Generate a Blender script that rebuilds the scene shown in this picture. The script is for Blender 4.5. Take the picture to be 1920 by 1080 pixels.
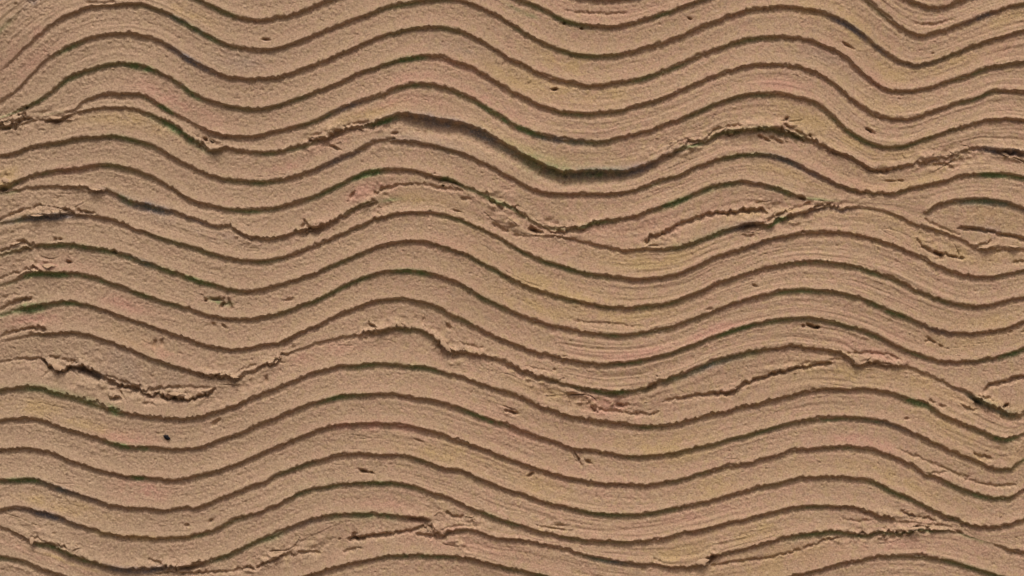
import bpy, math, random
import numpy as np

# ------------------------------------------------------------------ scene, camera, light
scn = bpy.context.scene
for o in list(bpy.data.objects):
    bpy.data.objects.remove(o)
COL = scn.collection
S = 0.0005            # metres of wall per unit of the plan below (the plan is 1920 x 1080 units)
ZC = 1.30             # height of the middle of the view
CAM_D = 2.4
cam = bpy.data.objects.new('camera', bpy.data.cameras.new('camera'))
COL.objects.link(cam)
cam.location = (0, -CAM_D, ZC)
cam.rotation_euler = (math.radians(90), 0, 0)
cam.data.sensor_width = 36
cam.data.lens = 36 * CAM_D / (1920 * S)
cam.data.clip_start = 0.05
cam.data.clip_end = 200
scn.camera = cam

SUN_EL, SUN_AZ = 65.0, -4.0        # azimuth measured from straight in front of the wall, + to the right
world = bpy.data.worlds.new('World')
scn.world = world
world.use_nodes = True
wn = world.node_tree
wn.nodes.clear()
sky = wn.nodes.new('ShaderNodeTexSky')
sky.sky_type = 'NISHITA'
sky.sun_disc = False
sky.sun_elevation = math.radians(SUN_EL)
sky.sun_rotation = math.radians(180 + SUN_AZ)
sky.dust_density = 10.0
sky.air_density = 0.4
sky.ozone_density = 0.0
bg = wn.nodes.new('ShaderNodeBackground')
bg.inputs['Strength'].default_value = 0.14
wo = wn.nodes.new('ShaderNodeOutputWorld')
wn.links.new(sky.outputs[0], bg.inputs[0])
wn.links.new(bg.outputs[0], wo.inputs[0])

sl = bpy.data.lights.new('sun', 'SUN')
sl.energy = 1.5
sl.angle = math.radians(13)
sl.color = (1.0, 0.96, 0.91)
sun = bpy.data.objects.new('sun', sl)
COL.objects.link(sun)
# light travels along the lamp's -Z: from the front, above
sun.rotation_euler = (math.radians(90 - SUN_EL), 0, math.radians(SUN_AZ))
sun.location = (0, -3, 4)

scn.view_settings.view_transform = 'Standard'
scn.view_settings.look = 'None'
scn.view_settings.gamma = 1
scn.view_settings.exposure = -0.27
scn.render.engine = 'CYCLES'

# ------------------------------------------------------------------ plan of the grooves
# (x, y, strength); strength 1 when left out
MAIN = [
 # 0
 [(-60,10),(60,-50),(240,-95),(370,-55),(480,-15),(560,-28),(640,-56),(730,-92),(820,-106),(900,-86),(960,-56),(1040,-18),(1097,0),(1140,2),(1185,0),(1250,-22),(1330,-52),(1450,-85),(1540,-84),(1600,-58),(1650,-30),(1695,0),(1715,9),(1740,15),(1765,16),(1790,9),(1815,0),(1860,-15),(1920,-28)],
 # 1
 [(0,60,.1),(60,5,.2),(120,-25,.4),(240,-43),(340,-12),(370,0),(395,12),(420,24),(445,33),(475,39),(495,40),(520,36),(550,29),(580,19),(605,8),(632,-1),(720,-37),(820,-53),(890,-36),(940,-13),(967,0),(1000,11),(1030,26),(1060,40),(1090,48),(1115,51),(1145,52),(1185,46),(1222,35),(1260,22),(1292,10),(1320,0),(1380,-20),(1450,-36),(1520,-39),(1580,-22),(1622,0),(1640,15),(1665,36),(1690,55),(1710,65),(1727,69),(1755,64),(1785,54),(1815,42),(1845,30),(1875,20),(1905,11),(1920,10)],
 # 2
 [(0,135,.15),(32,108,.35),(52,89,.5),(75,70,.6),(95,52,.6),(117,36,.8),(145,26),(170,17),(200,12),(237,11),(270,13),(300,21),(327,34),(350,47),(375,61),(400,75),(425,86),(450,92),(475,96),(505,95),(555,81),(605,62),(655,43),(695,27),(730,15),(765,9),(800,3),(830,1),(865,4),(895,14),(925,28),(960,48),(985,65),(1010,79),(1040,92),(1072,102),(1110,107),(1145,106),(1180,101),(1215,92),(1247,82),(1280,71),(1310,56),(1340,45),(1372,30),(1405,21),(1435,17),(1470,15),(1505,19),(1540,26),(1565,36),(1595,51),(1620,69),(1645,89),(1665,104),(1690,117),(1715,124),(1745,119),(1777,107),(1810,94),(1840,84),(1870,74),(1900,65),(1920,60)],
 # 3
 [(0,192,.45),(17,182,.5),(37,165,.5),(57,145,.5),(77,125,.55),(100,107,.7),(125,94,.9),(155,81),(185,71),(212,67),(250,67),(270,72),(300,80),(322,92),(350,110),(375,124),(400,136),(430,147),(455,151),(480,150),(505,149),(540,141),(575,129),(610,116),(645,100),(680,85),(710,71),(742,63),(762,57),(785,54),(830,54),(860,60),(885,70),(910,84),(937,100),(960,116),(985,127),(1015,142),(1047,154),(1085,161),(1120,164),(1150,160),(1185,154),(1217,145),(1247,135),(1280,122),(1310,107),(1340,96),(1372,84),(1405,75),(1435,72),(1472,72),(1510,76),(1540,86),(1570,99),(1595,116),(1615,137),(1640,156),(1665,170),(1690,174),(1720,172),(1750,165),(1780,154),(1815,145),(1845,131),(1875,124),(1900,120),(1920,120)],
 # 4
 [(0,222,.1),(30,211,.3),(42,206,.9),(62,197,.8),(85,185,.8),(105,170,.8),(120,155),(145,142),(175,132),(200,124),(225,121),(250,124),(275,129),(300,139),(325,152),(345,167),(367,181),(395,192),(425,200),(462,206),(480,207),(515,201),(545,191),(580,179),(610,167),(640,156),(670,140),(700,130),(730,120),(750,114),(780,110),(805,109),(835,112),(862,122),(890,132),(920,150),(945,165),(960,175),(985,187),(1015,201),(1047,211),(1085,216),(1120,216),(1155,212),(1185,204),(1215,196),(1247,185),(1280,171),(1310,157),(1340,146),(1372,134),(1405,125),(1435,122),(1477,125),(1505,130),(1535,141),(1565,160),(1585,179),(1610,200),(1635,216),(1660,224),(1690,226),(1720,222),(1740,214),(1770,205),(1800,194),(1830,186),(1855,175),(1880,172),(1920,174)],
 # 5
 [(0,230,0),(60,219,0),(110,213,0),(147,204,.4),(157,193,.5),(175,185,.7),(200,179),(237,180),(265,182),(282,191),(307,205,1.1),(317,211,.9),(350,226,.45),(370,237,.5),(390,246,.9),(405,252),(437,257),(480,258),(505,252),(537,244),(570,235),(597,226),(625,212),(650,202),(670,195),(700,186),(730,174),(755,164),(780,160),(810,162),(837,167),(865,180),(890,191),(915,207),(940,222),(960,234),(975,242),(1000,252,1.2),(1030,260,1.2),(1060,265,1.1),(1097,268),(1135,267),(1160,261),(1190,254),(1222,246),(1247,235),(1277,225),(1310,211),(1340,197),(1370,187),(1400,180),(1435,179),(1472,180),(1502,187),(1530,196),(1550,212),(1572,232),(1595,252),(1620,266),(1635,273),(1655,277),(1680,278),(1705,274),(1720,267),(1752,256),(1780,246),(1810,240),(1840,230),(1870,227),(1895,225),(1920,229)],
 # 6
 [(0,238,.9),(30,236,1),(55,227,.7),(75,225,.2),(90,226,.9),(112,226,1),(125,217,.7),(150,210,.6),(180,205,.7),(220,203,.8),(250,206,.8),(277,214,.9),(300,225,1.3),(325,237,1.3),(347,255,1.4),(362,265,1.3),(375,272,1.2),(392,284),(410,281),(425,278,.8),(445,285),(475,287),(512,287),(542,281),(572,274,.9),(592,265),(615,259,1.1),(642,247,.7),(670,238,.5),(705,233,1.2),(725,227,1.3),(750,219,1.4),(767,220,1.7),(800,227,1.8),(835,232,1.8),(865,238,1.7),(895,248,1.7),(930,266,1.7),(955,280,1.6),(985,296,1.8),(1010,309,1.9),(1035,320,2),(1060,327,2),(1097,326,1.9),(1135,326,1.8),(1172,325,1.6),(1200,319,1.5),(1225,307,1.3),(1250,295,1.1),(1272,282,.6),(1302,273,.6),(1327,266,.7),(1345,254,.9),(1365,248,1.1),(1385,249,1.1),(1415,243,1.1),(1440,243,1.2),(1465,250,1.3),(1490,256,1.1),(1522,266,.8),(1545,277),(1570,289),(1595,297),(1615,309),(1637,320,.9),(1655,319,.8),(1680,316,.7),(1705,311,.5),(1732,306,.5),(1755,297,.5),(1785,291,.5),(1795,286,.4),(1820,281,.5),(1845,280,.5),(1870,284,1),(1895,286,1.2),(1910,289),(1920,289)],
 # 7
 [(0,295,.9),(25,290),(50,281),(80,275),(115,269),(150,262),(180,259),(212,257),(240,262),(265,269),(287,277),(310,289),(330,301),(350,312),(375,324),(400,332),(430,340),(462,343),(480,344),(517,341),(550,334),(580,324),(605,314),(630,301),(660,290),(685,277),(700,268,.8),(720,264,.5),(745,267,.8),(780,270),(810,275),(840,282),(870,291),(895,302),(925,316),(950,332),(960,337),(980,349),(1005,359),(1035,365),(1072,367),(1110,367),(1147,365),(1185,359),(1215,351),(1242,340),(1272,330),(1305,315),(1335,305),(1370,295),(1405,291),(1435,291),(1460,296),(1485,306),(1510,319),(1535,331),(1560,344),(1585,354),(1615,362),(1645,365),(1680,364),(1710,355),(1745,347),(1775,340),(1805,331),(1830,329),(1865,329),(1895,331),(1920,336)],
 # 8
 [(0,355,1.1),(15,355,1.1),(27,347,1.1),(45,337),(70,330),(105,324),(140,320),(175,314),(200,311),(225,314),(250,320),(275,331),(300,342),(330,360),(355,376),(380,385),(410,391),(445,396),(475,397),(505,394),(540,386),(570,377),(595,369),(620,356),(645,344),(670,332),(700,324),(730,320),(760,321),(792,326),(815,335,1.1),(840,339,1.1),(865,350,.5),(885,357,.5),(910,369,.5),(930,380,.6),(960,391,.5),(980,405,.6),(1005,421,.5),(1030,430,.5),(1072,430),(1097,427,.9),(1110,420,.7),(1135,417,.8),(1165,412,.9),(1195,406),(1222,396),(1250,386),(1280,375),(1305,364),(1335,352),(1370,345),(1397,342),(1422,346),(1440,351),(1460,356),(1480,364),(1505,372,1),(1512,373,0),(1560,377,0),(1600,379,0),(1640,382,0),(1690,388,0),(1728,400,0),(1740,400,.9),(1752,390),(1775,382),(1802,379),(1845,377),(1875,381),(1905,389),(1920,395)],
 # 9
 [(0,362,.3),(25,359,.4),(50,354,.5),(80,352,.6),(112,351,.6),(140,352,.6),(160,353,.6),(170,359,.6),(185,357,.7),(207,362,.8),(225,372,1),(245,382,1.2),(275,387,1.2),(300,394,1.1),(325,399),(350,409),(375,417,.9),(405,427,.8),(435,427,.7),(450,437,.8),(467,446,.9),(480,446),(505,449),(535,443),(562,437,1.2),(590,431,1.4),(615,421,1.2),(635,410),(655,397),(670,389,.8),(700,380,.5),(710,379,0),(740,375,0),(800,374,0),(860,388,0),(920,414,.1),(960,433,.1),(1000,441,.2),(1040,442,.3),(1072,449,.6),(1100,457,.6),(1135,465,.7),(1165,472,.8),(1210,469,.7),(1250,469,.7),(1265,467,.7),(1292,460),(1322,450,.9),(1350,440),(1380,430,1.1),(1410,422,1.3),(1432,424,1.1),(1440,428),(1455,417),(1480,409,.9),(1510,401,.8),(1540,391,.9),(1557,389,.9),(1575,395,.8),(1600,390,.7),(1620,391,.5),(1660,398,.5),(1690,408,.6),(1710,420,.7),(1740,430,.9),(1770,438,.7),(1800,451,.5),(1830,467,.5),(1865,470,.5),(1915,470,.4)],
 # 10
 [(0,420,.25),(35,414,.3),(45,411,1),(62,409),(100,407),(130,406),(160,407),(190,411),(215,416),(240,426),(265,435),(290,444),(320,454),(350,462),(375,470),(400,479),(430,487),(462,491),(480,492),(510,490),(540,482),(570,472),(595,461),(620,450),(645,439),(675,426),(705,412),(730,405),(760,400),(792,399),(825,404),(855,410),(880,421),(905,431),(930,444),(960,462),(985,476),(1015,490),(1045,500),(1080,510),(1115,517),(1150,522),(1190,527),(1222,525),(1260,519),(1285,512),(1310,500),(1340,485),(1370,477),(1400,467),(1435,453),(1465,447),(1490,442),(1520,439),(1555,439),(1595,441),(1625,447),(1655,456),(1685,466),(1705,476),(1730,487),(1755,501),(1780,511),(1810,519),(1840,522),(1870,520),(1895,516),(1920,509)],
 # 11
 [(0,480,.3),(25,472,.5),(45,467,.9),(70,463),(100,462),(135,461),(155,464,1.1),(185,469),(210,474),(235,481),(260,490),(285,499),(315,509),(345,519),(375,529),(405,537),(425,544),(450,548),(480,548),(510,541),(540,532),(570,522),(600,510),(630,497),(660,484),(685,474),(710,464),(735,457),(767,454),(800,456),(830,465),(855,472),(880,482),(905,496),(930,509),(955,524),(985,538),(1010,547),(1040,557),(1070,565),(1105,572),(1135,577),(1172,579),(1210,577),(1240,574),(1270,566),(1300,555),(1330,541),(1365,527),(1395,517),(1425,508),(1440,505),(1465,499),(1495,494),(1525,492),(1560,496),(1590,500),(1615,506),(1645,516),(1670,524),(1695,536),(1710,544),(1740,555),(1765,565),(1790,572),(1815,577),(1845,576),(1875,571),(1900,564),(1920,559)],
 # 12
 [(0,535,.2),(25,529,.3),(40,522,.9),(55,516,1.1),(80,514,1.1),(110,516,1.1),(145,516),(170,522),(195,530),(225,539),(250,549),(280,559),(310,569),(340,577),(370,587),(400,595),(430,600),(462,601),(480,599),(505,595),(535,586),(565,575),(595,564),(620,551),(642,540),(670,527),(700,516),(725,511),(755,509),(787,511),(815,517),(840,526),(865,536),(880,545),(905,560),(930,572),(955,585),(975,594),(1005,604),(1035,614),(1070,621),(1110,626),(1145,630),(1175,631),(1210,626),(1240,620),(1270,612),(1300,601),(1330,589),(1360,577),(1395,566),(1435,555),(1455,551),(1485,547),(1520,547),(1555,549),(1590,555),(1620,564),(1645,575),(1670,586),(1700,597),(1725,609),(1750,619),(1775,625),(1810,627),(1845,625),(1880,619),(1900,614),(1920,604)],
 # 13
 [(0,592,.15),(35,582,.3),(45,579,1.1),(55,579,1.3),(75,576,1.1),(105,571),(130,569),(150,571),(175,577),(205,587),(230,597),(260,607),(290,617),(320,627),(350,637),(375,645),(405,654),(435,657),(475,654),(500,649),(520,646),(545,635),(575,620),(605,609),(620,600),(650,587),(675,577),(700,567),(725,565),(755,563),(785,567),(810,575),(830,584),(842,594),(865,601),(890,614),(915,627),(940,639),(960,646),(985,656),(1015,665),(1045,672),(1080,680),(1110,685),(1145,685),(1175,682),(1210,677),(1240,669),(1270,660),(1300,649),(1330,637),(1360,626),(1390,616),(1415,610),(1440,606),(1460,602),(1490,599),(1525,600),(1560,606),(1590,614),(1620,624),(1650,636),(1675,649),(1700,660),(1730,671),(1760,679),(1790,681),(1820,679),(1850,675),(1880,669),(1905,661),(1920,656)],
 # 14
 [(0,640,.1),(60,630,.4),(82,629,1),(110,627),(135,626),(160,630),(185,637),(210,645),(235,655),(260,665),(285,675),(315,685),(345,695),(375,702),(405,707),(430,707,.9),(446,713,1),(458,704,.9),(480,697,.7),(495,686,.8),(515,683,.9),(530,668,.6),(545,662,.35),(575,651,.35),(605,642,.5),(635,636,.5),(670,632,.5),(695,629,1),(720,622,1.2),(735,617),(765,620),(792,622,.9),(805,631,.8),(825,645,1.2),(842,659,1.2),(860,662),(885,665,.9),(910,669,.9),(935,677,.9),(955,684,.9),(980,699,1.1),(1005,706,.7),(1025,710,.7),(1045,717,.7),(1080,726,.7),(1110,732,.7),(1135,737,1.1),(1172,736,1),(1195,733,.6),(1215,729,1.1),(1232,720,1),(1255,712),(1285,704),(1310,692),(1340,680),(1370,671),(1405,662),(1435,657),(1460,655),(1485,651),(1515,655),(1545,659),(1580,665,1.1),(1592,672),(1602,684),(1612,690),(1625,684,.9),(1655,685,.9),(1675,689,.9),(1690,687,.5),(1705,690,.35),(1725,699,.45),(1745,706,.4),(1765,716,.4),(1790,729,.5),(1815,740,.7),(1830,750,1.3),(1850,761,1.1),(1870,770,1),(1890,780,.9),(1910,782,.7),(1920,778,.6)],
 # 15 (16 on the plan)
 [(0,736),(40,731,1.1),(80,732,1.1),(100,739),(130,746),(160,755),(190,765,1.1),(210,773,1.1),(240,780),(275,785),(310,787),(340,789),(370,785),(400,777),(430,767),(455,757),(480,746),(505,737),(530,726),(560,714),(585,702),(610,697),(640,690),(670,689),(695,685),(725,685),(760,689),(795,691),(825,699),(855,706),(885,716),(915,726),(945,737),(960,742),(985,752),(1010,764),(1040,772),(1065,781),(1100,790),(1140,795),(1175,799),(1200,802),(1235,801),(1270,797),(1300,790),(1330,781),(1360,775),(1395,766),(1435,757),(1455,752),(1485,744),(1515,736),(1550,732),(1585,732),(1620,732),(1655,737),(1685,744),(1710,754),(1740,762),(1760,777),(1785,790),(1815,801),(1840,811),(1865,821,1.1),(1887,825,1.1),(1905,820,.6),(1920,813,.3)],
 # 17
 [(0,791),(37,787),(75,790),(100,799),(135,809),(170,821),(200,830),(225,837),(250,841),(285,841),(320,845),(350,844),(375,841),(405,830),(430,822),(450,817),(480,802),(510,790),(540,777),(570,765),(600,755),(630,747),(665,743),(700,742),(740,742),(770,748),(805,752),(835,759),(865,769),(895,781),(925,792),(955,801),(975,810),(1010,822),(1040,831),(1070,842),(1100,846),(1135,852),(1170,857),(1200,859),(1235,856),(1270,851),(1305,842),(1335,836),(1365,826),(1395,820),(1425,812),(1447,805),(1475,797),(1510,791),(1545,787),(1580,786),(1615,787),(1645,791),(1670,797),(1705,811),(1730,824),(1755,836),(1785,850),(1810,860),(1835,870),(1855,879),(1880,882),(1900,879,.9),(1910,870,.5),(1920,862,.2)],
 # 18
 [(0,847),(30,844),(65,845),(90,850),(115,857),(140,869),(170,879),(200,887),(230,894),(260,897),(295,900),(335,902),(360,897),(390,890),(420,881),(445,871),(470,861),(495,851),(525,837),(555,825),(585,814),(605,806),(635,800),(680,797),(710,797),(745,799),(780,805),(805,811),(830,817),(855,827),(885,836),(915,847),(945,860),(960,865),(985,875),(1020,886),(1050,894),(1085,902),(1120,909),(1150,910),(1185,912),(1222,912),(1250,906),(1280,901),(1310,891),(1340,884),(1370,876),(1405,870),(1435,861),(1460,856),(1490,847),(1520,845),(1560,841),(1600,842),(1635,847),(1660,855),(1685,865),(1715,879),(1730,891,1.1),(1755,897),(1780,909),(1810,922),(1840,932),(1875,936),(1895,935),(1910,926,.8),(1920,920,.6)],
 # 19
 [(0,904,1.1),(37,901,1.1),(70,902,1.2),(95,911,1.2),(120,921,1.2),(150,930,1.1),(180,940),(210,950),(245,954),(280,956),(315,959),(350,954),(365,956),(390,947),(420,935),(445,925),(470,914),(495,906),(525,890),(550,881),(580,871),(610,864),(640,857),(675,854),(705,855),(740,855),(775,861),(805,870),(835,881),(865,885),(890,896),(920,909),(950,920),(970,926),(1000,937),(1030,947),(1065,955),(1100,961),(1140,966),(1180,967),(1215,965),(1240,960),(1270,955),(1305,947),(1335,941),(1365,931),(1395,925),(1430,915),(1465,909),(1495,900),(1530,897),(1570,896),(1610,901),(1640,907),(1665,920),(1690,931),(1715,942),(1745,957),(1775,970),(1800,980),(1825,989),(1850,992),(1880,989),(1905,982),(1920,977)],
 # 20
 [(0,959),(30,955),(60,959,1.2),(85,965,1.3),(110,972,1.2),(135,982),(165,992),(195,1001),(225,1007),(260,1009),(300,1012),(335,1010),(365,1007),(390,1000),(420,987),(445,975),(465,969),(480,964),(505,954),(530,942),(555,930),(585,920),(615,914),(645,909),(680,907),(715,907),(750,910),(780,917),(810,927),(840,936),(870,950),(900,961),(925,971),(950,981),(975,987),(1000,996),(1035,1004),(1070,1011),(1110,1016),(1150,1017),(1190,1017),(1225,1014),(1255,1010),(1280,1001),(1315,995),(1350,986),(1380,979),(1410,973),(1440,966),(1465,959),(1495,954),(1530,951),(1570,952),(1610,955),(1630,961),(1650,971),(1672,975,1.1),(1680,976,0),(1700,977,0),(1740,981,0),(1780,986,.1),(1800,992,0),(1830,1004,0),(1860,1009,0),(1920,1002,0)],
 # 21
 [(0,987,.5),(20,995,.7),(40,1005,.8),(55,1015,.9),(67,1021),(90,1024,1.3),(110,1032,1.3),(135,1044,1.3),(165,1054,1.2),(195,1062,1.2),(225,1070,1.3),(260,1072,1.3),(280,1070,1),(300,1066,.8),(340,1066,1),(370,1060,1),(400,1052),(430,1041),(455,1030),(480,1017),(495,1012),(525,1001),(555,987),(585,977),(615,970),(650,966),(685,966),(715,967),(750,970),(780,974),(800,976,1),(806,984,.3),(816,1003,.7),(845,999,.9),(870,995,.8),(900,1000,.9),(925,1010,.8),(960,1012,.9),(985,1014,.9),(1015,1022,.9),(1055,1030,.9),(1090,1040,.9),(1130,1050,1),(1165,1055),(1200,1060),(1230,1060,.8),(1255,1065,.9),(1290,1066,1),(1312,1062,1),(1327,1050,1.2),(1350,1042),(1380,1034),(1410,1026),(1440,1019),(1470,1012),(1505,1005),(1540,1001),(1570,999,.9),(1580,1001,.5),(1595,1004,.7),(1615,1006,.9),(1635,1004,.9),(1648,997,.8),(1665,1000,.9),(1700,999,.9),(1720,991,.8),(1740,995,.9),(1780,995,.5),(1800,1000,.2),(1840,1013,0),(1868,1021,.2),(1882,1028,.7),(1905,1037),(1920,1039)],
 # 22
 [(0,1046),(25,1050),(50,1057),(75,1069),(105,1079),(165,1098),(260,1118),(340,1122),(430,1113),(520,1097),(600,1077),(620,1071),(650,1062),(680,1054),(715,1047),(745,1045),(780,1044),(815,1044),(845,1045),(880,1050),(915,1057),(955,1068),(980,1073),(1010,1079),(1080,1098),(1180,1112),(1280,1112),(1380,1102),(1450,1092),(1505,1079),(1540,1070),(1570,1061),(1610,1054),(1645,1046),(1675,1044),(1715,1045),(1755,1049),(1790,1057),(1825,1067),(1855,1077),(1920,1094)],
]
# short grooves and cracks inside the bands: (points, makes a separate ridge piece below it)
SHORT = [
 ([(702,364,.3),(725,355,.45),(745,347,.45),(780,344,.4),(807,346,.4),(820,351,.5),(835,353,.5),(867,356,.4)], True),
 ([(1211,456,.5),(1216,446,.8),(1235,444,.8),(1255,430,.9),(1280,417,1),(1310,407,1),(1335,399,1),(1370,397,1),(1405,395,1),(1430,396,.9),(1437,400,.5)], True),
 ([(1797,426,.8),(1815,429,1.1),(1835,429,1.1),(1855,432,1),(1870,437,.8),(1895,442,.9),(1920,450,1),(1990,470,.8)], True),
 ([(1846,733,.5),(1849,725,.9),(1865,720),(1890,712),(1920,707),(1990,690,.8)], True),
 ([(1247,752,.25),(1260,748,.4),(1285,746,.6),(1310,740,.8),(1340,736,.9),(1370,736,.9),(1385,727,.6),(1397,716,.8),(1422,710,.9),(1440,703,1),(1460,696,1),(1485,690,1),(1520,685,1),(1557,681,.9)], True),
 ([(0,680,.2),(37,672,.3),(75,672,.4),(85,678,.9),(92,689,.9),(122,697,.9),(135,688,.9),(155,692,1.4),(180,704,1.5),(200,714,.8),(225,720,.8),(250,726,.9),(270,737,.7),(300,736,.8),(310,746,.9),(342,746,1.2),(352,749,.8),(367,743,.9),(392,737,1),(402,728,.6)], True),
 ([(1317,1060,.4),(1360,1056,.5),(1400,1050,.5),(1435,1044,.6),(1455,1041,.6),(1490,1032,.6),(1525,1020,.55),(1555,1011,.5),(1580,1005,.4)], True),
 ([(655,1010,.9),(685,1007,1),(720,1002,.9),(755,996,.8),(775,989,.6),(800,987,.5)], True),
 ([(274,1075,.4),(325,1072,.5),(365,1075,.5),(400,1072,.5),(450,1066,.4),(480,1061,.6),(500,1054,.6),(520,1046,.6),(555,1037,.3),(600,1035,.25)], True),
 ([(645,1034,.3),(662,1030,.4),(677,1026,.3)], False),
 ([(782,999,.7),(800,1003,.7),(818,1005,.6)], False),
 ([(800,985,.4),(809,990,.5),(813,997,.4)], False),
 # cracks over the edge of the torn layers
 ([(0,412,.5),(12,407,.5),(35,396,.45),(60,390,.3),(80,386,.25)], False),
 ([(120,392,.7),(130,392,.7)], False),
 ([(146,395,.6),(160,396,.7),(178,398,.5)], False),
 ([(0,470,.3),(22,462,.4),(32,454,.6),(48,452,.7),(64,457,.6)], False),
 ([(0,521,.3),(27,508,.4),(48,503,.5),(66,502,.5),(72,506,.4)], False),
 ([(0,581,.3),(20,570,.4),(40,562,.6),(57,558,.7)], False),
 ([(0,631,.25),(30,621,.4),(55,616,.5),(70,614,.6),(84,617,.7)], False),
 ([(95,668,.4),(115,671,.4),(133,676,.4),(145,678,.5)], False),
 ([(196,703,.5),(225,712,.5),(262,724,.4)], False),
 ([(270,737,.4),(300,727,.3),(330,726,.3),(360,726,.3),(392,727,.4)], False),
 ([(205,747,.5),(215,749,.8),(226,749,.4)], False),
 ([(270,755,.3),(290,758,.2)], False),
 ([(446,696,.2),(462,688,.3),(480,682,.25)], False),
 ([(925,419,.35),(938,426,.45),(952,432,.4)], False),
 ([(965,440,.3),(985,442,.25)], False),
 ([(1000,431,.7),(1012,434,.7),(1018,437,.3)], False),
 ([(1393,440,.5),(1400,441,.3),(1412,441,.6)], False),
 ([(1452,405,.5),(1462,400,.7),(1474,396,.5)], False),
 ([(1440,416,.4),(1458,404,.4),(1490,390,.3),(1520,382,.25)], False),
 ([(1720,450,.3),(1730,460,.5),(1742,468,.6),(1752,474,.9),(1762,477,.7),(1775,475,.5),(1790,480,.6),(1806,483,.4)], False),
 ([(1900,493,.3),(1912,490,.5),(1920,488,.5)], False),
 ([(1735,410,.3),(1745,420,.3),(1770,430,.25),(1800,440,.2)], False),
 ([(1830,462,.4),(1845,456,.4),(1856,451,.4)], False),
 ([(1750,310,.3),(1765,309,.4),(1775,311,.4),(1785,317,.4)], False),
 ([(1320,260,.5),(1340,245,.5),(1365,236,.5),(1390,234,.4)], False),
 ([(1800,753,.3),(1808,762,.5),(1820,767,.6),(1832,767,.4)], False),
 ([(1742,748,.3),(1752,754,.4)], False),
 ([(1762,758,.4),(1772,762,.4)], False),
 ([(1827,849,.6),(1840,855,.7),(1857,858,.5)], False),
 ([(1735,889,.3),(1780,883,.2),(1810,897,.25),(1850,908,.35),(1880,912,.4),(1905,909,.3)], False),
 ([(1680,840,.15),(1720,855,.3),(1760,872,.35),(1790,886,.3),(1815,894,.3)], False),
 ([(1210,612,.15),(1150,606,.25),(1080,602,.15),(1230,606,.15)], False),
 ([(985,685,.15),(1010,690,.2),(1050,698,.15)], False),
 ([(1108,767,.3),(1125,769,.4),(1145,770,.2),(1185,777,.3),(1210,776,.35),(1235,772,.3)], False),
 ([(1160,761,.5),(1168,760,.5),(1180,757,.3)], False),
 ([(1060,18,.2),(1100,24,.3),(1140,25,.3),(1175,22,.2)], False),
 ([(165,4,.4),(190,4,.5),(215,2,.4)], False),
 ([(1715,42,.2),(1735,46,.3),(1755,44,.25),(1790,36,.15)], False),
 ([(1495,684,.2),(1520,680,.25),(1550,676,.2),(1585,672,.2)], False),
 ([(1590,663,.3),(1640,660,.3),(1665,664,.3),(1690,678,.25)], False),
 ([(862,640,.2),(885,648,.3),(905,653,.2)], False),
 ([(1077,848,.9),(1084,858,.6),(1090,868,.35)], False),
 ([(60,1004,.5),(80,1012,.5),(105,1019,.5),(125,1026,.5)], False),
 ([(280,1048,.5),(290,1053,.4),(302,1058,.4)], False),
 ([(645,236,.3),(680,231,.35),(705,228,.3)], False),
 ([(1820,740,.3),(1845,745,.3),(1862,748,.2)], False),
 ([(1225,950+96,.3),(1238,1050,.3)], False),
 ([(1580,973,.2),(1610,977,.2),(1635,974,.3),(1655,972,.2)], False),
 ([(1690,958,.3),(1712,965,.4),(1735,969,.4),(1755,975,.3)], False),
 ([(838,963,.3),(858,968,.5),(868,967,.3)], False),
 ([(830,990,.3),(870,984,.2),(900,985,.2)], False),
]
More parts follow.
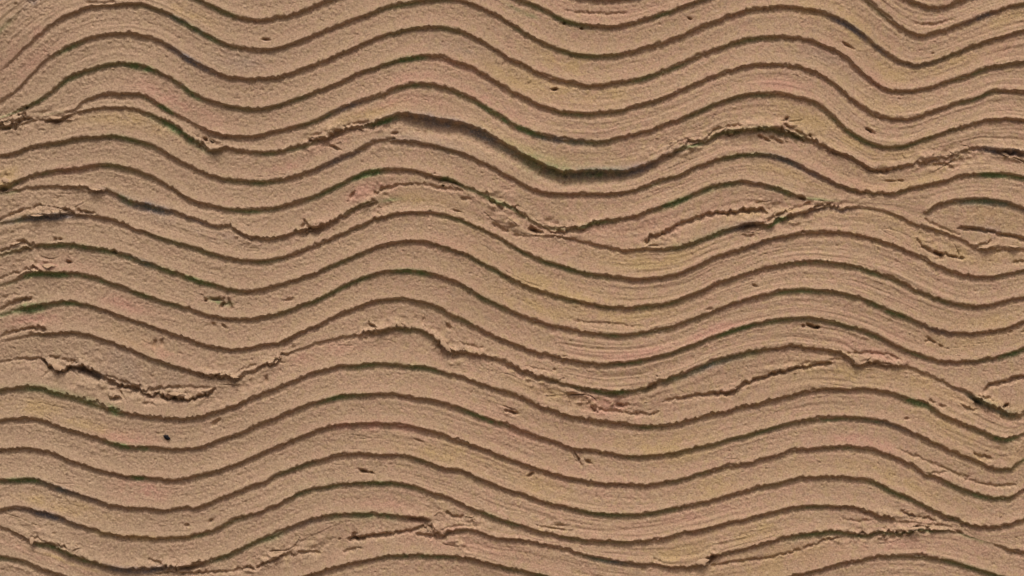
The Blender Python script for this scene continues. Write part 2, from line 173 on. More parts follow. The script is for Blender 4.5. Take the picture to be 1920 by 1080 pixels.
# small holes: x, y, half length, half height, slope, depth
PITS = [(828,336,12,3,.15,6),(850,342,12,3,.4,6),(1762,477,8,3.5,.5,7),(165,697,20,4.5,.35,6),(325,746,14,3.5,0,6),(1405,422,16,3.5,-.2,6),(1895,285,14,3.5,0,6),(1832,752,10,4,.5,7),(1332,1049,8,4.5,-.5,8),(785,974,16,2.8,.1,5),(665,1009,14,3,-.1,6),(1220,724,8,4.5,-.5,7),(1000,432,8,3.5,.2,6),(1504,372,6,3.5,.3,7),(360,1064,24,2.8,-.1,6),(105,226,12,3,0,6),(12,240,14,4,-.2,6),(5,354,8,4,0,7),
 (1039,168,5,2.4,-.1,10),(1630,245,6,2.5,.5,9),(497,74,7,2,0,7),(683,884,9,2.6,.25,10),(1058,43,4,3,0,8),(1090,53,4,2.5,0,8),
 (1293,35,4,2.5,.3,6),(1590,85,9,3,.55,6),(950,770,4,4,0,8),(958,772,6,3,.4,8),(965,775,4,3,0,6),(405,562,12,3,.05,7),(417,572,4,5,-.6,9),(430,568,4,6,1,6),(1520,611,8,3.5,.3,10),
 (1506,611,3,3,0,6),(1530,615,4,2,0,6),(1475,223,3.5,3.5,0,8),(130,492,3.5,2.5,0,8),(212,472,4,3,0,5),(104,449,3,3,0,5),(113,449,4,3,0,5),(870,373,7,3.5,0,5),(857,396,8,1.6,.2,4),(995,890,5,3,-.5,8),(1102,866,6,3,.5,6),
 (1415,536,6,2.5,.2,5),(1668,274+66,8,2,0,4),(1688,339,6,2,0,4),(1040,693,3,2,0,3),(1885,761,6,3,-.4,9),(1800,999,6,3,.3,7),(575,421,4,5,.8,6),(568,424,4,4,-.6,5),(660,366,5,5,-.7,6),(663,1002,4,5,0,6),
 (840,612,5,5,.8,6),(700,612,7,3,.4,7),(405,792,8,4,-.6,5),(396,976,5,3,-.3,5),(350,985,4,2.5,0,4),(540,563,8,2.5,-.2,4),(1058,668,5,2,0,2),(1460,265,8,3,.5,5),(1448,258,5,3,0,5),(45,217,4,8,0,8),
 (290,645,3,9,0,4),(303,643,3,6,0,4),(500,712,3,6,0,5),(400,608,5,4,.6,4),(420,612,5,3,.6,4),(628,277,9,2.5,.4,6),(1000,430,6,3,.2,6),(1765,484,6,3,0,5),(1160,760,5,3,0,6),(785,826,8,2,.3,3),(30,8,3,2,0,3),
 (1035,990,20,2,.15,3),(1050,985,10,2,0,3),(1750,100,3,2,0,3),(1740,640,4,2,0,3),(1895,622,4,2,0,3),(1700,785,4,2,0,3),(1330,560+20,6,2,-.2,3),(1748,640,9,2.4,.6,5),(1763,648,4,2,.4,4),
 (1425,256,5,3,.3,6),(1437,262,6,3,.4,6),(1480,240,8,3,.7,6),(1500,250,10,4,.5,6),(740,250,7,2.5,-.2,5),(385,262,4,3,.4,9),(396,264,4,3,.4,8)]
# where the layer is torn and crumbly: x, y, half length, half height (units), amount
ROUGH = [(30,225,70,20,1),(110,222,40,14,.8),(395,268,45,22,.8),(610,258,60,22,.9),(690,236,60,14,.7),(1285,272,70,20,1),(1400,245,70,16,.9),(1490,248,50,22,1),(1560,285,50,14,.5),(1640,318,40,12,.6),(1770,298,110,20,.9),(1890,290,40,20,.8),
 (1440,408,70,28,1),(1540,388,90,18,.7),(700,376,45,28,.8),(590,426,55,14,.9),(950,392,60,34,.8),(1040,428,60,20,.9),(1130,422,40,14,.5),(1240,450,50,18,.5),(1770,465,60,20,.4),(1860,462,50,9,.5),(1790,440,40,14,.2),(90,395,80,14,.8),(150,354,60,9,.8),(440,432,50,16,.7),(40,460,40,16,.5),
 (70,500,50,18,.6),(50,560,40,14,.5),(60,615,40,14,.6),(120,682,60,22,.8),(270,735,140,18,.9),(430,712,60,18,.9),(520,672,50,20,.7),(720,618,60,24,.8),(830,646,45,26,.9),(880,660,60,12,.5),(1000,705,70,14,.8),(1110,750,110,30,.8),(1235,725,40,14,.8),(1385,725,40,18,.8),(1640,680,80,16,.7),(1730,705,60,12,.4),(1860,765,70,20,.7),
 (955,772,16,8,.9),(1085,858,20,12,.9),(820,992,70,20,.8),(520,1046,90,24,.9),(110,1014,90,14,.6),(330,1062,90,14,.6),(1650,1001,130,16,.9),(1740,975,110,16,.6),(1320,1050,30,16,.8),(600,1030,80,20,.5),(880,972,90,16,.5),(60,12,60,30,.5),(10,340,30,30,.6),(30,420,60,40,.3),(1050,985,60,14,.4),(1900,830,40,40,.3),(1470,690,60,14,.3)]
# colour stains, the green and slate ones darkening the grooves: x, y, half length, half width in bands
GREEN = [(267,128,22,.16,1),(355,172,22,.16,1),(310,207,16,.14,1),(335,247,40,.2,1),(130,92,20,.12,.5),(770,112,22,.14,1),(790,162,50,.12,.5),(925,215,32,.14,.9),(985,248,26,.14,1),(722,229,20,.16,1),(1030,318,70,.4,.5),(1110,330,40,.2,.6),(688,330,26,.16,1),(845,339,16,.14,1),(1265,380,26,.14,1),(1458,416,14,.14,1),(1462,358,18,.14,.6),(1860,330,36,.14,.9),(1405,292,34,.12,.7),(235,378,18,.16,.9),(155,464,60,.13,.8),(385,531,40,.13,.9),(75,331,34,.12,.7),(100,516,60,.13,.9),(195,530,16,.12,.8),(772,510,24,.14,1),(850,470,34,.12,.7),(60,579,24,.18,1),(115,570,34,.12,.8),(1178,682,24,.12,.9),(1380,619,36,.12,.9),(1530,493,50,.12,.6),(1630,510,50,.12,.5),(1650,578,44,.13,.8),(1600,617,36,.13,.8),(1720,672,20,.1,.5),(1885,668,34,.12,.8),(640,746,36,.13,.8),(910,787,36,.12,.8),(232,838,24,.14,1),(265,841,24,.12,.9),(1715,756,24,.14,.9),(1560,787,38,.12,.8),(1640,791,20,.1,.6),(1145,737,30,.13,.9),(938,977,26,.14,1),(1675,924,24,.13,.9),(730,967,20,.13,1),(790,1044,50,.12,.6),(40,902,50,.14,.7),(125,1040,50,.14,.7),(262,897,24,.12,.7),(1215,802,20,.1,.5),(210,773,14,.13,.8),(1880,824,30,.13,.7),(412,563,14,.16,.8),(1600,842,40,.1,.5),(1140,966,44,.13,.6),(1100,1015,70,.12,.35),(720,907,50,.12,.6),(600,905,60,.2,.1),(1080,216,40,.1,.4),(1110,108,60,.1,.35),(1830,185,30,.12,.5),(1830,140,30,.12,.5),(1600,250,50,.12,.5),(980,22,20,.12,.5),(980,62,24,.12,.4),(360,1007,30,.1,.5),(1250,1015,1,.1,.1),(1170,500,60,.1,.1),(1715,180,40,.1,.1),(1090,560,60,.1,.3),(1760,568,60,.1,.4),(1850,1003,1,.1,.0)]
SLATE = [(1840,431,30,.12,.3),(355,50,28,.16,1),(355,112,32,.16,1),(645,203,28,.14,.9),(850,236,90,.2,.8),(1045,263,50,.16,.8),(1130,326,90,.2,.7),(1840,31,22,.13,.8),(1595,52,30,.14,.8),(1640,88,20,.12,.5),(635,298,28,.14,.7),(85,409,50,.16,.9),(275,388,50,.18,.8),(370,416,30,.12,.5),(270,493,24,.15,.8),(165,697,22,.1,.6),(1385,428,34,.13,.5),(1490,307,50,.14,.7),(1432,348,14,.12,.6),(1345,679,30,.13,.8),(1290,702,34,.1,.4),(115,920,50,.15,.7),(90,967,40,.16,.8),(255,1072,44,.16,.9),(1855,379,60,.13,.6),(1140,1052,30,.13,.7),(1570,393,40,.14,.6),(58,22,12,.2,.4),(1880,284,30,.16,.9),(1665,800,30,.1,.4),(1850,760,40,.14,.7),(1770,623,30,.1,.5),(560,985,40,.1,.3),(1440,450,30,.1,.5),(1735,120,60,.1,.3),(470,118,60,.35,.18),(870,90,40,.25,.2),(790,265,90,.25,.2),(260,695,90,.3,.15),(1570,120,50,.3,.15),(390,440,80,.2,.15)]
PINK = [(335,195,60,.35,.8),(1465,160,40,.25,1),(1135,762,30,.3,1),(268,918,34,.35,1),(235,823,36,.25,.9),(110,498,36,.25,.8),(65,598,50,.25,.7),(235,570,50,.25,.7),(310,665,50,.2,.6),(880,135,50,.25,.7),(930,200,44,.25,.8),(780,145,60,.25,.6),(745,190,60,.2,.7),(690,355,40,.3,.8),(840,460,30,.25,.6),(1190,665,60,.2,.8),(1350,615,50,.2,.9),(1640,660,50,.25,.6),(1620,826,50,.2,.9),(700,785,60,.2,.9),(590,665,60,.25,.7),(720,945,50,.2,.5),(840,990,60,.2,.5),(1180,25,120,.5,.3),(1640,150,60,.3,.4),(1880,90,60,.3,.4),(60,120,60,.4,.4),(60,70,60,.4,.4),(350,1025,20,.2,.2),(1590,340,60,.3,.4),(1160,430,120,.4,.4),(130,322,40,.2,.6),(225,368,20,.15,.6),(620,270,40,.2,.4),(1300,970,100,.3,.4),(1830,760,80,.3,.3),(950,800,60,.3,.5),(1660,1020,120,.3,.5),(880,1020,100,.3,.4),(1740,980,20,.2,.3),(1100,905,100,.3,.3),(1060,470,60,.3,.3),(100,1050,60,.2,.5),(1660,620,80,.25,.3),(540,310,40,.2,.5)]
YELLOW = [(360,30,26,.3,.9),(1070,118,44,.3,1),(1120,182,40,.3,1),(1040,172,60,.3,.9),(960,150,50,.25,.8),(1610,60,40,.35,.9),(1560,20,60,.35,.7),(1900,30,50,.3,.7),(240,222,60,.25,.8),(14,338,14,.3,1.2),(1225,490,60,.35,1),(1050,545,90,.35,.9),(1180,592,70,.35,.9),(1000,575,60,.3,.8),(1500,215,60,.35,.9),(1600,270,50,.3,.8),(1520,28,40,.2,.6),(1700,345,80,.35,.7),(1660,290,60,.3,.7),(1235,835,50,.35,1),(1335,915,40,.35,1),(1015,912,30,.35,1),(1265,1040,40,.3,.9),(1590,700,60,.4,.9),(1640,880,100,.3,.8),(60,762,60,.3,.8),(150,790,60,.2,.6),(100,945,60,.2,.7),(680,215,50,.25,.7),(1050,258,40,.15,.7),(1780,120,60,.35,.7),(1660,130,60,.3,.7),(1640,190,60,.3,.5),(270,1000,90,.15,.8),(1800,810,70,.35,.7),(1850,870,60,.3,.6),(800,375,50,.3,.8),(880,430,50,.2,.4),(1290,850,40,.3,.7),(1870,760,50,.2,.7),(1420,1000,40,.3,.8),(1440,1055,80,.35,.6),(820,850,60,.25,.7),(880,850,50,.25,.6),(1040,740,50,.2,.6),(1000,290,80,.3,.5),(1760,450,120,.35,.7),(1580,440,60,.2,.3),(1850,640,90,.3,.5),(1880,600,60,.3,.6),(1700,705,100,.3,.6),(1440,985,30,.3,.6),(150,950,60,.2,.5),(1480,325,60,.2,.6),(1440,405,40,.15,1),(1880,410,60,.3,.5),(255,635,30,.3,.5),(1900,850,60,.4,.4),(60,420,30,.2,.6),(310,495,60,.15,.5),(640,570,60,.3,.15),(1720,270,60,.3,.3),(130,1055,50,.12,.7),(1350,1000,50,.3,.5)]

# ------------------------------------------------------------------ grid of the wall skin (finer inside the view)
def axis(lo, hi, a, b, fine, coarse):
    left = np.arange(lo, a, coarse); mid = np.arange(a, b, fine); right = np.arange(b, hi + coarse, coarse)
    return np.concatenate([left, mid, right])
XA = axis(-460, 2380, -20, 1940, 2.0, 5.0)
YA = axis(-330, 1410, -16, 1098, 1.4, 4.0)
NX, NY = len(XA), len(YA)
X, Y = np.meshgrid(XA, YA)                    # [row, column]

def field(seed, sig, n=1024, sigy=None):
    r = np.random.default_rng(seed).standard_normal((n, n))
    f = np.fft.fftfreq(n)
    sy = sig if sigy is None else sigy
    k = np.exp(-2 * (math.pi * f * sy) ** 2)[:, None] * np.exp(-2 * (math.pi * f * sig) ** 2)[None, :]
    r = np.fft.ifft2(np.fft.fft2(r) * k).real
    return ((r - r.mean()) / r.std()).astype(np.float32)
def samp(F, u, v):
    n = F.shape[0]
    iu = np.floor(u); iv = np.floor(v)
    fu = (u - iu).astype(np.float32); fv = (v - iv).astype(np.float32)
    i0 = iu.astype(np.int64) % n; j0 = iv.astype(np.int64) % n
    i1 = (i0 + 1) % n; j1 = (j0 + 1) % n
    return (F[j0, i0] * (1 - fu) + F[j0, i1] * fu) * (1 - fv) + (F[j1, i0] * (1 - fu) + F[j1, i1] * fu) * fv
F2 = field(1, 2.0); F1 = field(2, 0.8); F3 = field(3, 2.0); F4 = field(4, 2.0)

xs = np.arange(-480, 2401, 1.0)
def smooth(a, sig):
    n = int(sig * 3) + 1
    k = np.exp(-0.5 * (np.arange(-n, n + 1) / sig) ** 2); k /= k.sum()
    p = np.concatenate([np.full(n, a[0]), a, np.full(n, a[-1])])
    return np.convolve(p, k, 'valid')
def pchip(px, py, x):
    px = np.array(px, float); py = np.array(py, float)
    h = np.diff(px); d = np.diff(py) / h
    m = np.zeros(len(px)); m[0] = d[0]; m[-1] = d[-1]
    m[1:-1] = (d[:-1] * h[1:] + d[1:] * h[:-1]) / (h[:-1] + h[1:])
    i = np.clip(np.searchsorted(px, x) - 1, 0, len(h) - 1)
    t = np.clip((x - px[i]) / h[i], 0, 1)
    return (py[i] * (1 + 2 * t) * (1 - t) ** 2 + m[i] * h[i] * t * (1 - t) ** 2 + py[i + 1] * t * t * (3 - 2 * t) + m[i + 1] * h[i] * t * t * (t - 1))
def unpack(c):
    return [p[0] for p in c], [p[1] for p in c], [p[2] if len(p) > 2 else 1.0 for p in c]

cy, cs = [], []
for c in MAIN:
    px, py, ps = unpack(c)
    cy.append(pchip(px, py, np.clip(xs, 0, 1920))); cs.append(np.interp(xs, px, ps))
cy = np.array(cy); cs = np.array(cs)
# carry the comb marks on beyond both edges of the view
i0 = int(np.searchsorted(xs, 0)); i1 = int(np.searchsorted(xs, 1920))
sl0 = smooth((cy[:, i0 + 14] - cy[:, i0]) / 14, 2.5); sl1 = smooth((cy[:, i1] - cy[:, i1 - 14]) / 14, 2.5)
dl = xs[:i0]; dr = xs[i1 + 1:] - 1920
for k in range(len(cy)):
    L = 90.0
    cy[k, :i0] = cy[k, i0] + sl0[k] * -L * (1 - np.exp(dl / L)) + 26 * (1 - np.cos(2 * math.pi * dl / 640))
    cy[k, i1 + 1:] = cy[k, i1] + sl1[k] * L * (1 - np.exp(-dr / L)) - 24 * (1 - np.cos(2 * math.pi * dr / 640))
    cs[k, :i0] = np.maximum(cs[k, i0], np.clip(-dl / 120, 0, .9)); cs[k, i1 + 1:] = np.maximum(cs[k, i1], np.clip(dr / 120, 0, .9))
# keep neighbours apart, then add the combs above and below the view
for k in range(1, len(cy)):
    cy[k] = np.maximum(cy[k], cy[k - 1] + 5)
top = [cy[0] - 54.0 * k - 3 * np.sin(xs / 170 + k) for k in range(6, 0, -1)]
bot = [cy[-1] + 54.0 * k + 3 * np.sin(xs / 150 + k) for k in range(1, 8)]
NTOP = len(top)
cy = np.array(top + list(cy) + bot)
cs = np.array([np.ones_like(xs)] * NTOP + list(cs) + [np.ones_like(xs)] * len(bot))
NM = len(cy)

ROUGHF = np.zeros_like(X, dtype=np.float32)
# band coordinate V: whole numbers on the grooves
ix = np.clip((XA - xs[0]), 0, len(xs) - 1)
CYg = np.array([np.interp(XA, xs, smooth(c, 3.0)) for c in cy])
CSg = np.array([np.interp(XA, xs, s) for s in cs])
V = np.empty_like(X)
for j in range(NX):
    col = CYg[:, j]
    V[:, j] = np.interp(YA, col, np.arange(NM), left=-0.5, right=NM - 0.5)
def vat(x, y):
    j = int(np.argmin(abs(XA - x))); i = int(np.argmin(abs(YA - y)))
    return V[i, j]
FR = V - np.floor(V)
VS = V + .05 + .018 * samp(F1, X / 1.7 + 81, Y / 9) + .014 * samp(F2, X / 4 + 11, Y / 30 + 7)                                  # steps sit at the upper edge of each groove
FS = VS - np.floor(VS)

def blob(x0, y0, a, hy):
    s = np.gradient(CYg[int(np.clip(round(vat(x0, y0)), 0, NM - 1))], XA)[int(np.argmin(abs(XA - x0)))]
    return np.exp(-(((X - x0) / a) ** 2 + ((Y - y0 - s * (X - x0)) / hy) ** 2) ** 1.5)
def window(x0, y0, rx, ry):
    return (slice(*np.searchsorted(YA, (y0 - ry, y0 + ry))), slice(*np.searchsorted(XA, (x0 - rx, x0 + rx))))
for x0, y0, a, hy, amt in ROUGH:
    w = window(x0, y0, a * 1.9, hy * 1.6 + a * 1.2)
    s = np.gradient(CYg[int(np.clip(round(vat(x0, y0)), 0, NM - 1))], XA)[int(np.argmin(abs(XA - x0)))]
    xx, yy = X[w], Y[w]
    b = np.exp(-(((xx - x0) / a) ** 2 + ((yy - y0 - s * (xx - x0)) / hy) ** 2) ** 1.5) * amt
    ROUGHF[w] = np.maximum(ROUGHF[w], b)
edge_break = samp(F2, X / 5, Y / 4)
ROUGHF = np.clip(ROUGHF * (1 + .35 * edge_break), 0, 1.2)

# ------------------------------------------------------------------ relief
CARVE = np.zeros_like(X); FLARE = np.zeros_like(X); LIPY = []
def cut(yc, sc, seed, depth=4.6, half=4.2, flare=1.7, torn=1.0, taper=None):
    """press one groove (yc, sc sampled on XA) into the relief"""
    slope = np.gradient(smooth(yc, 2.0), XA)
    cosn = 1 / np.sqrt(1 + slope ** 2)
    near = np.interp(XA, XA, yc)
    ok = sc > 0.02
    if not ok.any():
        return
    c0, c1 = np.where(ok)[0][[0, -1]]
    c0 = max(c0 - 3, 0); c1 = min(c1 + 4, NX)
    r0 = max(int(np.searchsorted(YA, yc[c0:c1].min() - 70)), 0); r1 = min(int(np.searchsorted(YA, yc[c0:c1].max() + 60)), NY)
    if r1 <= r0:
        return
    w = (slice(r0, r1), slice(c0, c1))
    xx, yy = X[w], Y[w]
    rg = ROUGHF[w]
    s = sc[c0:c1][None, :] * np.ones_like(xx)
    # wobble of the edge: gentle everywhere, ragged where torn; only slowly varying across the groove
    wob = 0.7 * samp(F2, xx / 7 + seed * 91, yy / 40 + seed * 37) + 0.75 * samp(F1, xx / 3.6 + seed * 53, yy / 7 + seed * 17) + 0.8 * samp(F1, xx / 1.7 + seed * 5, yy / 5 + seed * 71)
    wob = wob * (1 + 1.6 * rg * torn)
    d = (yy - yc[c0:c1][None, :]) * cosn[c0:c1][None, :]
    hw = half * np.clip(s, .02, None) ** .6 * (1 + .16 * samp(F3, xx / 16 + seed * 11, yy / 90))
    du = d + wob                                        # upper edge
    dd = d + 1.3 * samp(F1, xx / 2.1 + seed * 29, yy / 4) + .5 * wob
    up = np.clip((du + hw + 2.2) / 4.2, 0, 1) ** 1.4
    over = np.clip(s - 1.15, 0, 1)
    dn = np.clip((dd - .15 * hw) / ((1.3 * hw + 5.0) * (1 + 2.2 * over)), 0, 1)
    dn = 1 - dn * dn * (3 - 2 * dn)
    dn = np.where(dd > 0, dn ** 1.25, 1.0)
    on = np.clip(s * 4, 0, 1)
    c = depth * (.25 + .75 * np.clip(s, 0, 2) + 2.0 * over) * (1 + .6 * np.clip(rg, 0, 1)) * on * up * dn
    CARVE[w] = np.maximum(CARVE[w], c)
    f = flare * (1 + 1.9 * np.clip(rg, 0, 1)) * np.clip(s, 0, 2) * on * np.where(du < -hw + 1, np.exp(np.clip(du + hw, -80, 1) / 9.0), 0)
    FLARE[w] = np.maximum(FLARE[w], f)
for k in range(NM):
    cut(CYg[k], CSg[k], k + 1)
SHORTg = []
for k, (c, piece) in enumerate(SHORT):
    c = sorted(c)
    px, py, ps = unpack(c)
    yc = smooth(np.interp(XA, px, py), 1.5)
    sc = np.interp(XA, px, ps) * np.clip((XA - px[0] + 4) / 5, 0, 1) * np.clip((px[-1] + 4 - XA) / 5, 0, 1)
    SHORTg.append((yc, px[0], px[-1], piece))
    big = max(ps) > .65
    cut(yc, sc, 60 + k, depth=8.5 if big else 7.5, half=3.0 if big else 2.2, flare=2.2 if big else 1.2)

nl = samp(F2, X / 38, Y / 26)
SB = np.take_along_axis(np.vstack([CSg, CSg[-1:]]), np.clip(np.floor(VS).astype(int) + 1, 0, NM), axis=0)
H = (6.9 * FS ** 2.1 - 2.7 * FS) * np.clip(SB, 0, 1.3) + 1.7 * nl + 2.0 * samp(F2, X / 75 + 300, Y / 48 + 10) + FLARE
# sandy grain, coarser in the upper part of every band, smooth along the pressed lower edge
grainw = np.clip(1.15 - 1.0 * np.clip((FR - .45) / .4, 0, 1), .18, 1.2)
leftw = np.clip(1.15 - X / 2600, .7, 1.15)
g = .62 * samp(F1, X / 1.7, Y / 1.5) + .30 * samp(F1, X / 2.2 + 300, Y / 2.6 + 77) + .12 * samp(F2, X / 2.2 + 90, Y / 2.6)
sp = samp(F1, X / 2.2 + 511, Y / 1.8 + 13)
H = H + g * grainw * leftw * .50 - 1.3 * np.clip(sp - 1.7, 0, 1.0) * grainw
# drag lines left by the comb, running with the band
U = X / 60.0
drag = samp(F1, U, V * 24) + .7 * samp(F1, U * 2.1 + 40, V * 38 + 9)
H = H + .24 * (1 + .35 * np.clip((X - 850) / 300, 0, 1) + .8 * np.clip(1 - (X + Y * 1.6) / 260, 0, 1)) * drag * np.clip(.5 + .6 * nl, .15, 1.3)
fine_crack = np.clip(1 - abs(samp(F2, X / 24 + 200, V * 21 + 50)) / .07, 0, 1) * np.clip(samp(F2, X / 22 + 77, V * 5 + 120) - .75, 0, 1)
H = H - 1.7 * fine_crack
# crumbs, tears and splits in the torn places
rg = ROUGHF
crumb = .9 * samp(F2, X / 2.6, Y / 2.0) + .8 * samp(F1, X / 3.2 + 20, Y / 2.4 + 44) + .9 * samp(F2, X / 6 + 31, V * 16)
H = H + 1.45 * rg * crumb
split = np.clip(1 - abs(samp(F2, X / 9 + 410, V * 13 + 20)) / .10, 0, 1) * np.clip(samp(F2, X / 8, Y / 6 + 200) + .1, 0, 1)
H = H - 8.0 * rg * split
H = H - CARVE * (1 + .08 * samp(F1, X / 3, Y / 3))
H = H + .7 * samp(F1, X / 2.0 + 70, Y / 1.6) * np.clip(CARVE / 5, 0, 1)
for x0, y0, a, b, s, dep in PITS:
    w = window(x0, y0, a * 2.2 + 3, b * 2.2 + a * abs(s) * 1.6 + 3)
    xx, yy = X[w], Y[w]
    q = ((xx - x0) / a) ** 2 + ((yy - y0 - s * (xx - x0)) / b) ** 2
    q = q * (1 + .35 * samp(F1, xx / 2.5, yy / 2.5))
    H[w] = H[w] - 1.5 * dep * np.exp(-np.clip(q, 0, 30) ** 1.4)

# ------------------------------------------------------------------ stains
def stain(lst, base):
    A = np.zeros_like(X, dtype=np.float32)
    br = 1 + .45 * samp(F2, X / 5 + base, Y / 4) + .3 * samp(F1, X / 3, Y / 2.5 + base)
    for x0, y0, a, b, amt in lst:
        w = window(x0, y0, a * 2.3, a * 2.3 + 60 * b + 20)
        v0 = vat(x0, y0)
        if b < .22:
            v0 = round(v0) - .012 if abs(v0 - round(v0)) < .22 else v0
            b = b * .72 if b < .18 else b
        q = ((X[w] - x0) / (a * 1.35)) ** 2 + ((V[w] - v0) / b) ** 2
        A[w] = np.maximum(A[w], amt * np.exp(-np.clip(q, 0, 40) ** (1.3 if b < .22 else .9)) * np.clip(br[w], .2, 1.5))
    return np.clip(A, 0, 1)
STAIN = np.stack([stain(GREEN, 10), stain(SLATE, 90), stain(PINK, 170), stain(YELLOW, 250)], axis=-1)

near = np.exp(-((V - np.round(V) + .012) / .085) ** 2)
olive_tint = np.clip(samp(F2, X / 22 + 600, np.round(V) * 9 + 30) * .55, 0, .55) * near * np.clip(1 + .4 * samp(F2, X / 5, Y / 4), .3, 1.5)  # patchy olive tint that follows the grooves
STAIN[..., 0] = np.maximum(STAIN[..., 0], olive_tint)
# ------------------------------------------------------------------ materials
def plaster_material():
    m = bpy.data.materials.new('clay_plaster'); m.use_nodes = True
    nt = m.node_tree; n = nt.nodes; L = nt.links
    n.clear()
    out = n.new('ShaderNodeOutputMaterial'); bs = n.new('ShaderNodeBsdfPrincipled')
    bs.inputs['Roughness'].default_value = .92
    bs.inputs['Specular IOR Level'].default_value = .12
    L.new(bs.outputs[0], out.inputs[0])
    uv = n.new('ShaderNodeUVMap'); uv.uv_map = 'flow'
    def noise(sx, sy, scale, detail, rough=.55):
        mp = n.new('ShaderNodeMapping'); mp.inputs['Scale'].default_value = (sx, sy, 1)
        L.new(uv.outputs[0], mp.inputs[0])
        t = n.new('ShaderNodeTexNoise'); t.noise_dimensions = '2D'
        t.inputs['Scale'].default_value = scale; t.inputs['Detail'].default_value = detail; t.inputs['Roughness'].default_value = rough
        L.new(mp.outputs[0], t.inputs[0]); return t.outputs[0]
    def ramp(src, a, b):
        r = n.new('ShaderNodeMapRange'); r.inputs[1].default_value = a; r.inputs[2].default_value = b
        L.new(src, r.inputs[0]); return r.outputs[0]
    def mix(fac, c1, c2, k=1.0):
        x = n.new('ShaderNodeMix'); x.data_type = 'RGBA'
        if k != 1.0:
            q = n.new('ShaderNodeMath'); q.operation = 'MULTIPLY'; q.inputs[1].default_value = k
            L.new(fac, q.inputs[0]); fac = q.outputs[0]
        L.new(fac, x.inputs['Factor'])
        for s, c in ((x.inputs['A'], c1), (x.inputs['B'], c2)):
            if isinstance(c, tuple): s.default_value = (*c, 1)
            else: L.new(c, s)
        return x.outputs['Result']
    c = mix(ramp(noise(1.0, .6, 3.2, 3), .35, .65), TAN, PINKISH)
    c = mix(ramp(noise(1.3, .9, 5.5, 3), .50, .72), c, OCHRE, .75)
    c = mix(ramp(noise(1.0, .7, 9.0, 2), .56, .74), c, GREYISH, .45)
    at = n.new('ShaderNodeAttribute'); at.attribute_name = 'stain'
    sep = n.new('ShaderNodeSeparateColor'); L.new(at.outputs['Color'], sep.inputs[0])
    sx = n.new('ShaderNodeSeparateXYZ'); L.new(uv.outputs[0], sx.inputs[0])
    c = mix(ramp(sx.outputs[0], 10.5, 1.5), c, LEFTC, .6)
    c = mix(sep.outputs[2], c, ROSE, .75)
    c = mix(at.outputs['Alpha'], c, YEL, .75)
    c = mix(sep.outputs[1], c, SLATEC, .9)
    c = mix(sep.outputs[0], c, GREENC, .9)
    # sand grains of different tone
    co = n.new('ShaderNodeTexCoord')
    g = n.new('ShaderNodeTexNoise'); g.inputs['Scale'].default_value = 620; g.inputs['Detail'].default_value = 2
    L.new(co.outputs['Object'], g.inputs[0])
    c = mix(ramp(g.outputs[0], .53, .74), c, DARKGRAIN, .85)
    c = mix(ramp(g.outputs[0], .47, .25), c, PALEGRAIN, .75)
    L.new(c, bs.inputs['Base Color'])
    g2 = n.new('ShaderNodeTexNoise'); g2.inputs['Scale'].default_value = 900; g2.inputs['Detail'].default_value = 3
    L.new(co.outputs['Object'], g2.inputs[0])
    bp = n.new('ShaderNodeBump'); bp.inputs['Strength'].default_value = .8; bp.inputs['Distance'].default_value = .0006
    L.new(g2.outputs[0], bp.inputs['Height']); L.new(bp.outputs[0], bs.inputs['Normal'])
    return m
TAN = (.425, .298, .19); PINKISH = (.45, .29, .20); OCHRE = (.43, .315, .172); GREYISH = (.375, .28, .205); LEFTC = (.39, .285, .192)
ROSE = (.50, .275, .21); YEL = (.46, .33, .16); SLATEC = (.17, .165, .185); GREENC = (.14, .235, .085)
DARKGRAIN = (.22, .15, .10); PALEGRAIN = (.56, .42, .29)
PLASTER = plaster_material()
def flat_material(name, col, rough=.9):
    m = bpy.data.materials.new(name); m.use_nodes = True
    nt = m.node_tree; b = nt.nodes['Principled BSDF']
    t = nt.nodes.new('ShaderNodeTexNoise'); t.inputs['Scale'].default_value = 300
    r = nt.nodes.new('ShaderNodeValToRGB')
    r.color_ramp.elements[0].color = (*[v * .75 for v in col], 1); r.color_ramp.elements[1].color = (*[min(1, v * 1.2) for v in col], 1)
    nt.links.new(t.outputs[0], r.inputs[0]); nt.links.new(r.outputs[0], b.inputs['Base Color'])
    b.inputs['Roughness'].default_value = rough; b.inputs['Specular IOR Level'].default_value = .15
    return m
CRUMB_M = flat_material('plaster_crumb', (.43, .30, .195))
BODY_M = flat_material('plaster_core', (.40, .28, .18))
FLECK_M = flat_material('black_fleck', (.008, .008, .012), .6)

# ------------------------------------------------------------------ the wall: one thing, its ridges are parts
Z_BASE = ZC + (540 - YA[-1]) * S
wall = bpy.data.objects.new('plaster_wall', None)
COL.objects.link(wall)
wall.location = (0, 0, Z_BASE)
wall.empty_display_size = .1
wall['label'] = 'tan clay plaster wall combed into wavy horizontal ridges with dark grooves and torn layers'
wall['category'] = 'wall'
wall['kind'] = 'thing'

PX = ((X - 960) * S).astype(np.float32)
PY = (-H * S).astype(np.float32)
PZ = (ZC + (540 - Y) * S - Z_BASE).astype(np.float32)
dHx = np.gradient(H, XA, axis=1); dHy = np.gradient(H, YA, axis=0)
N = np.stack([-dHx, -np.ones_like(H), dHy], axis=-1)      # height grows towards -Y, plan y runs down
N /= np.linalg.norm(N, axis=-1, keepdims=True)

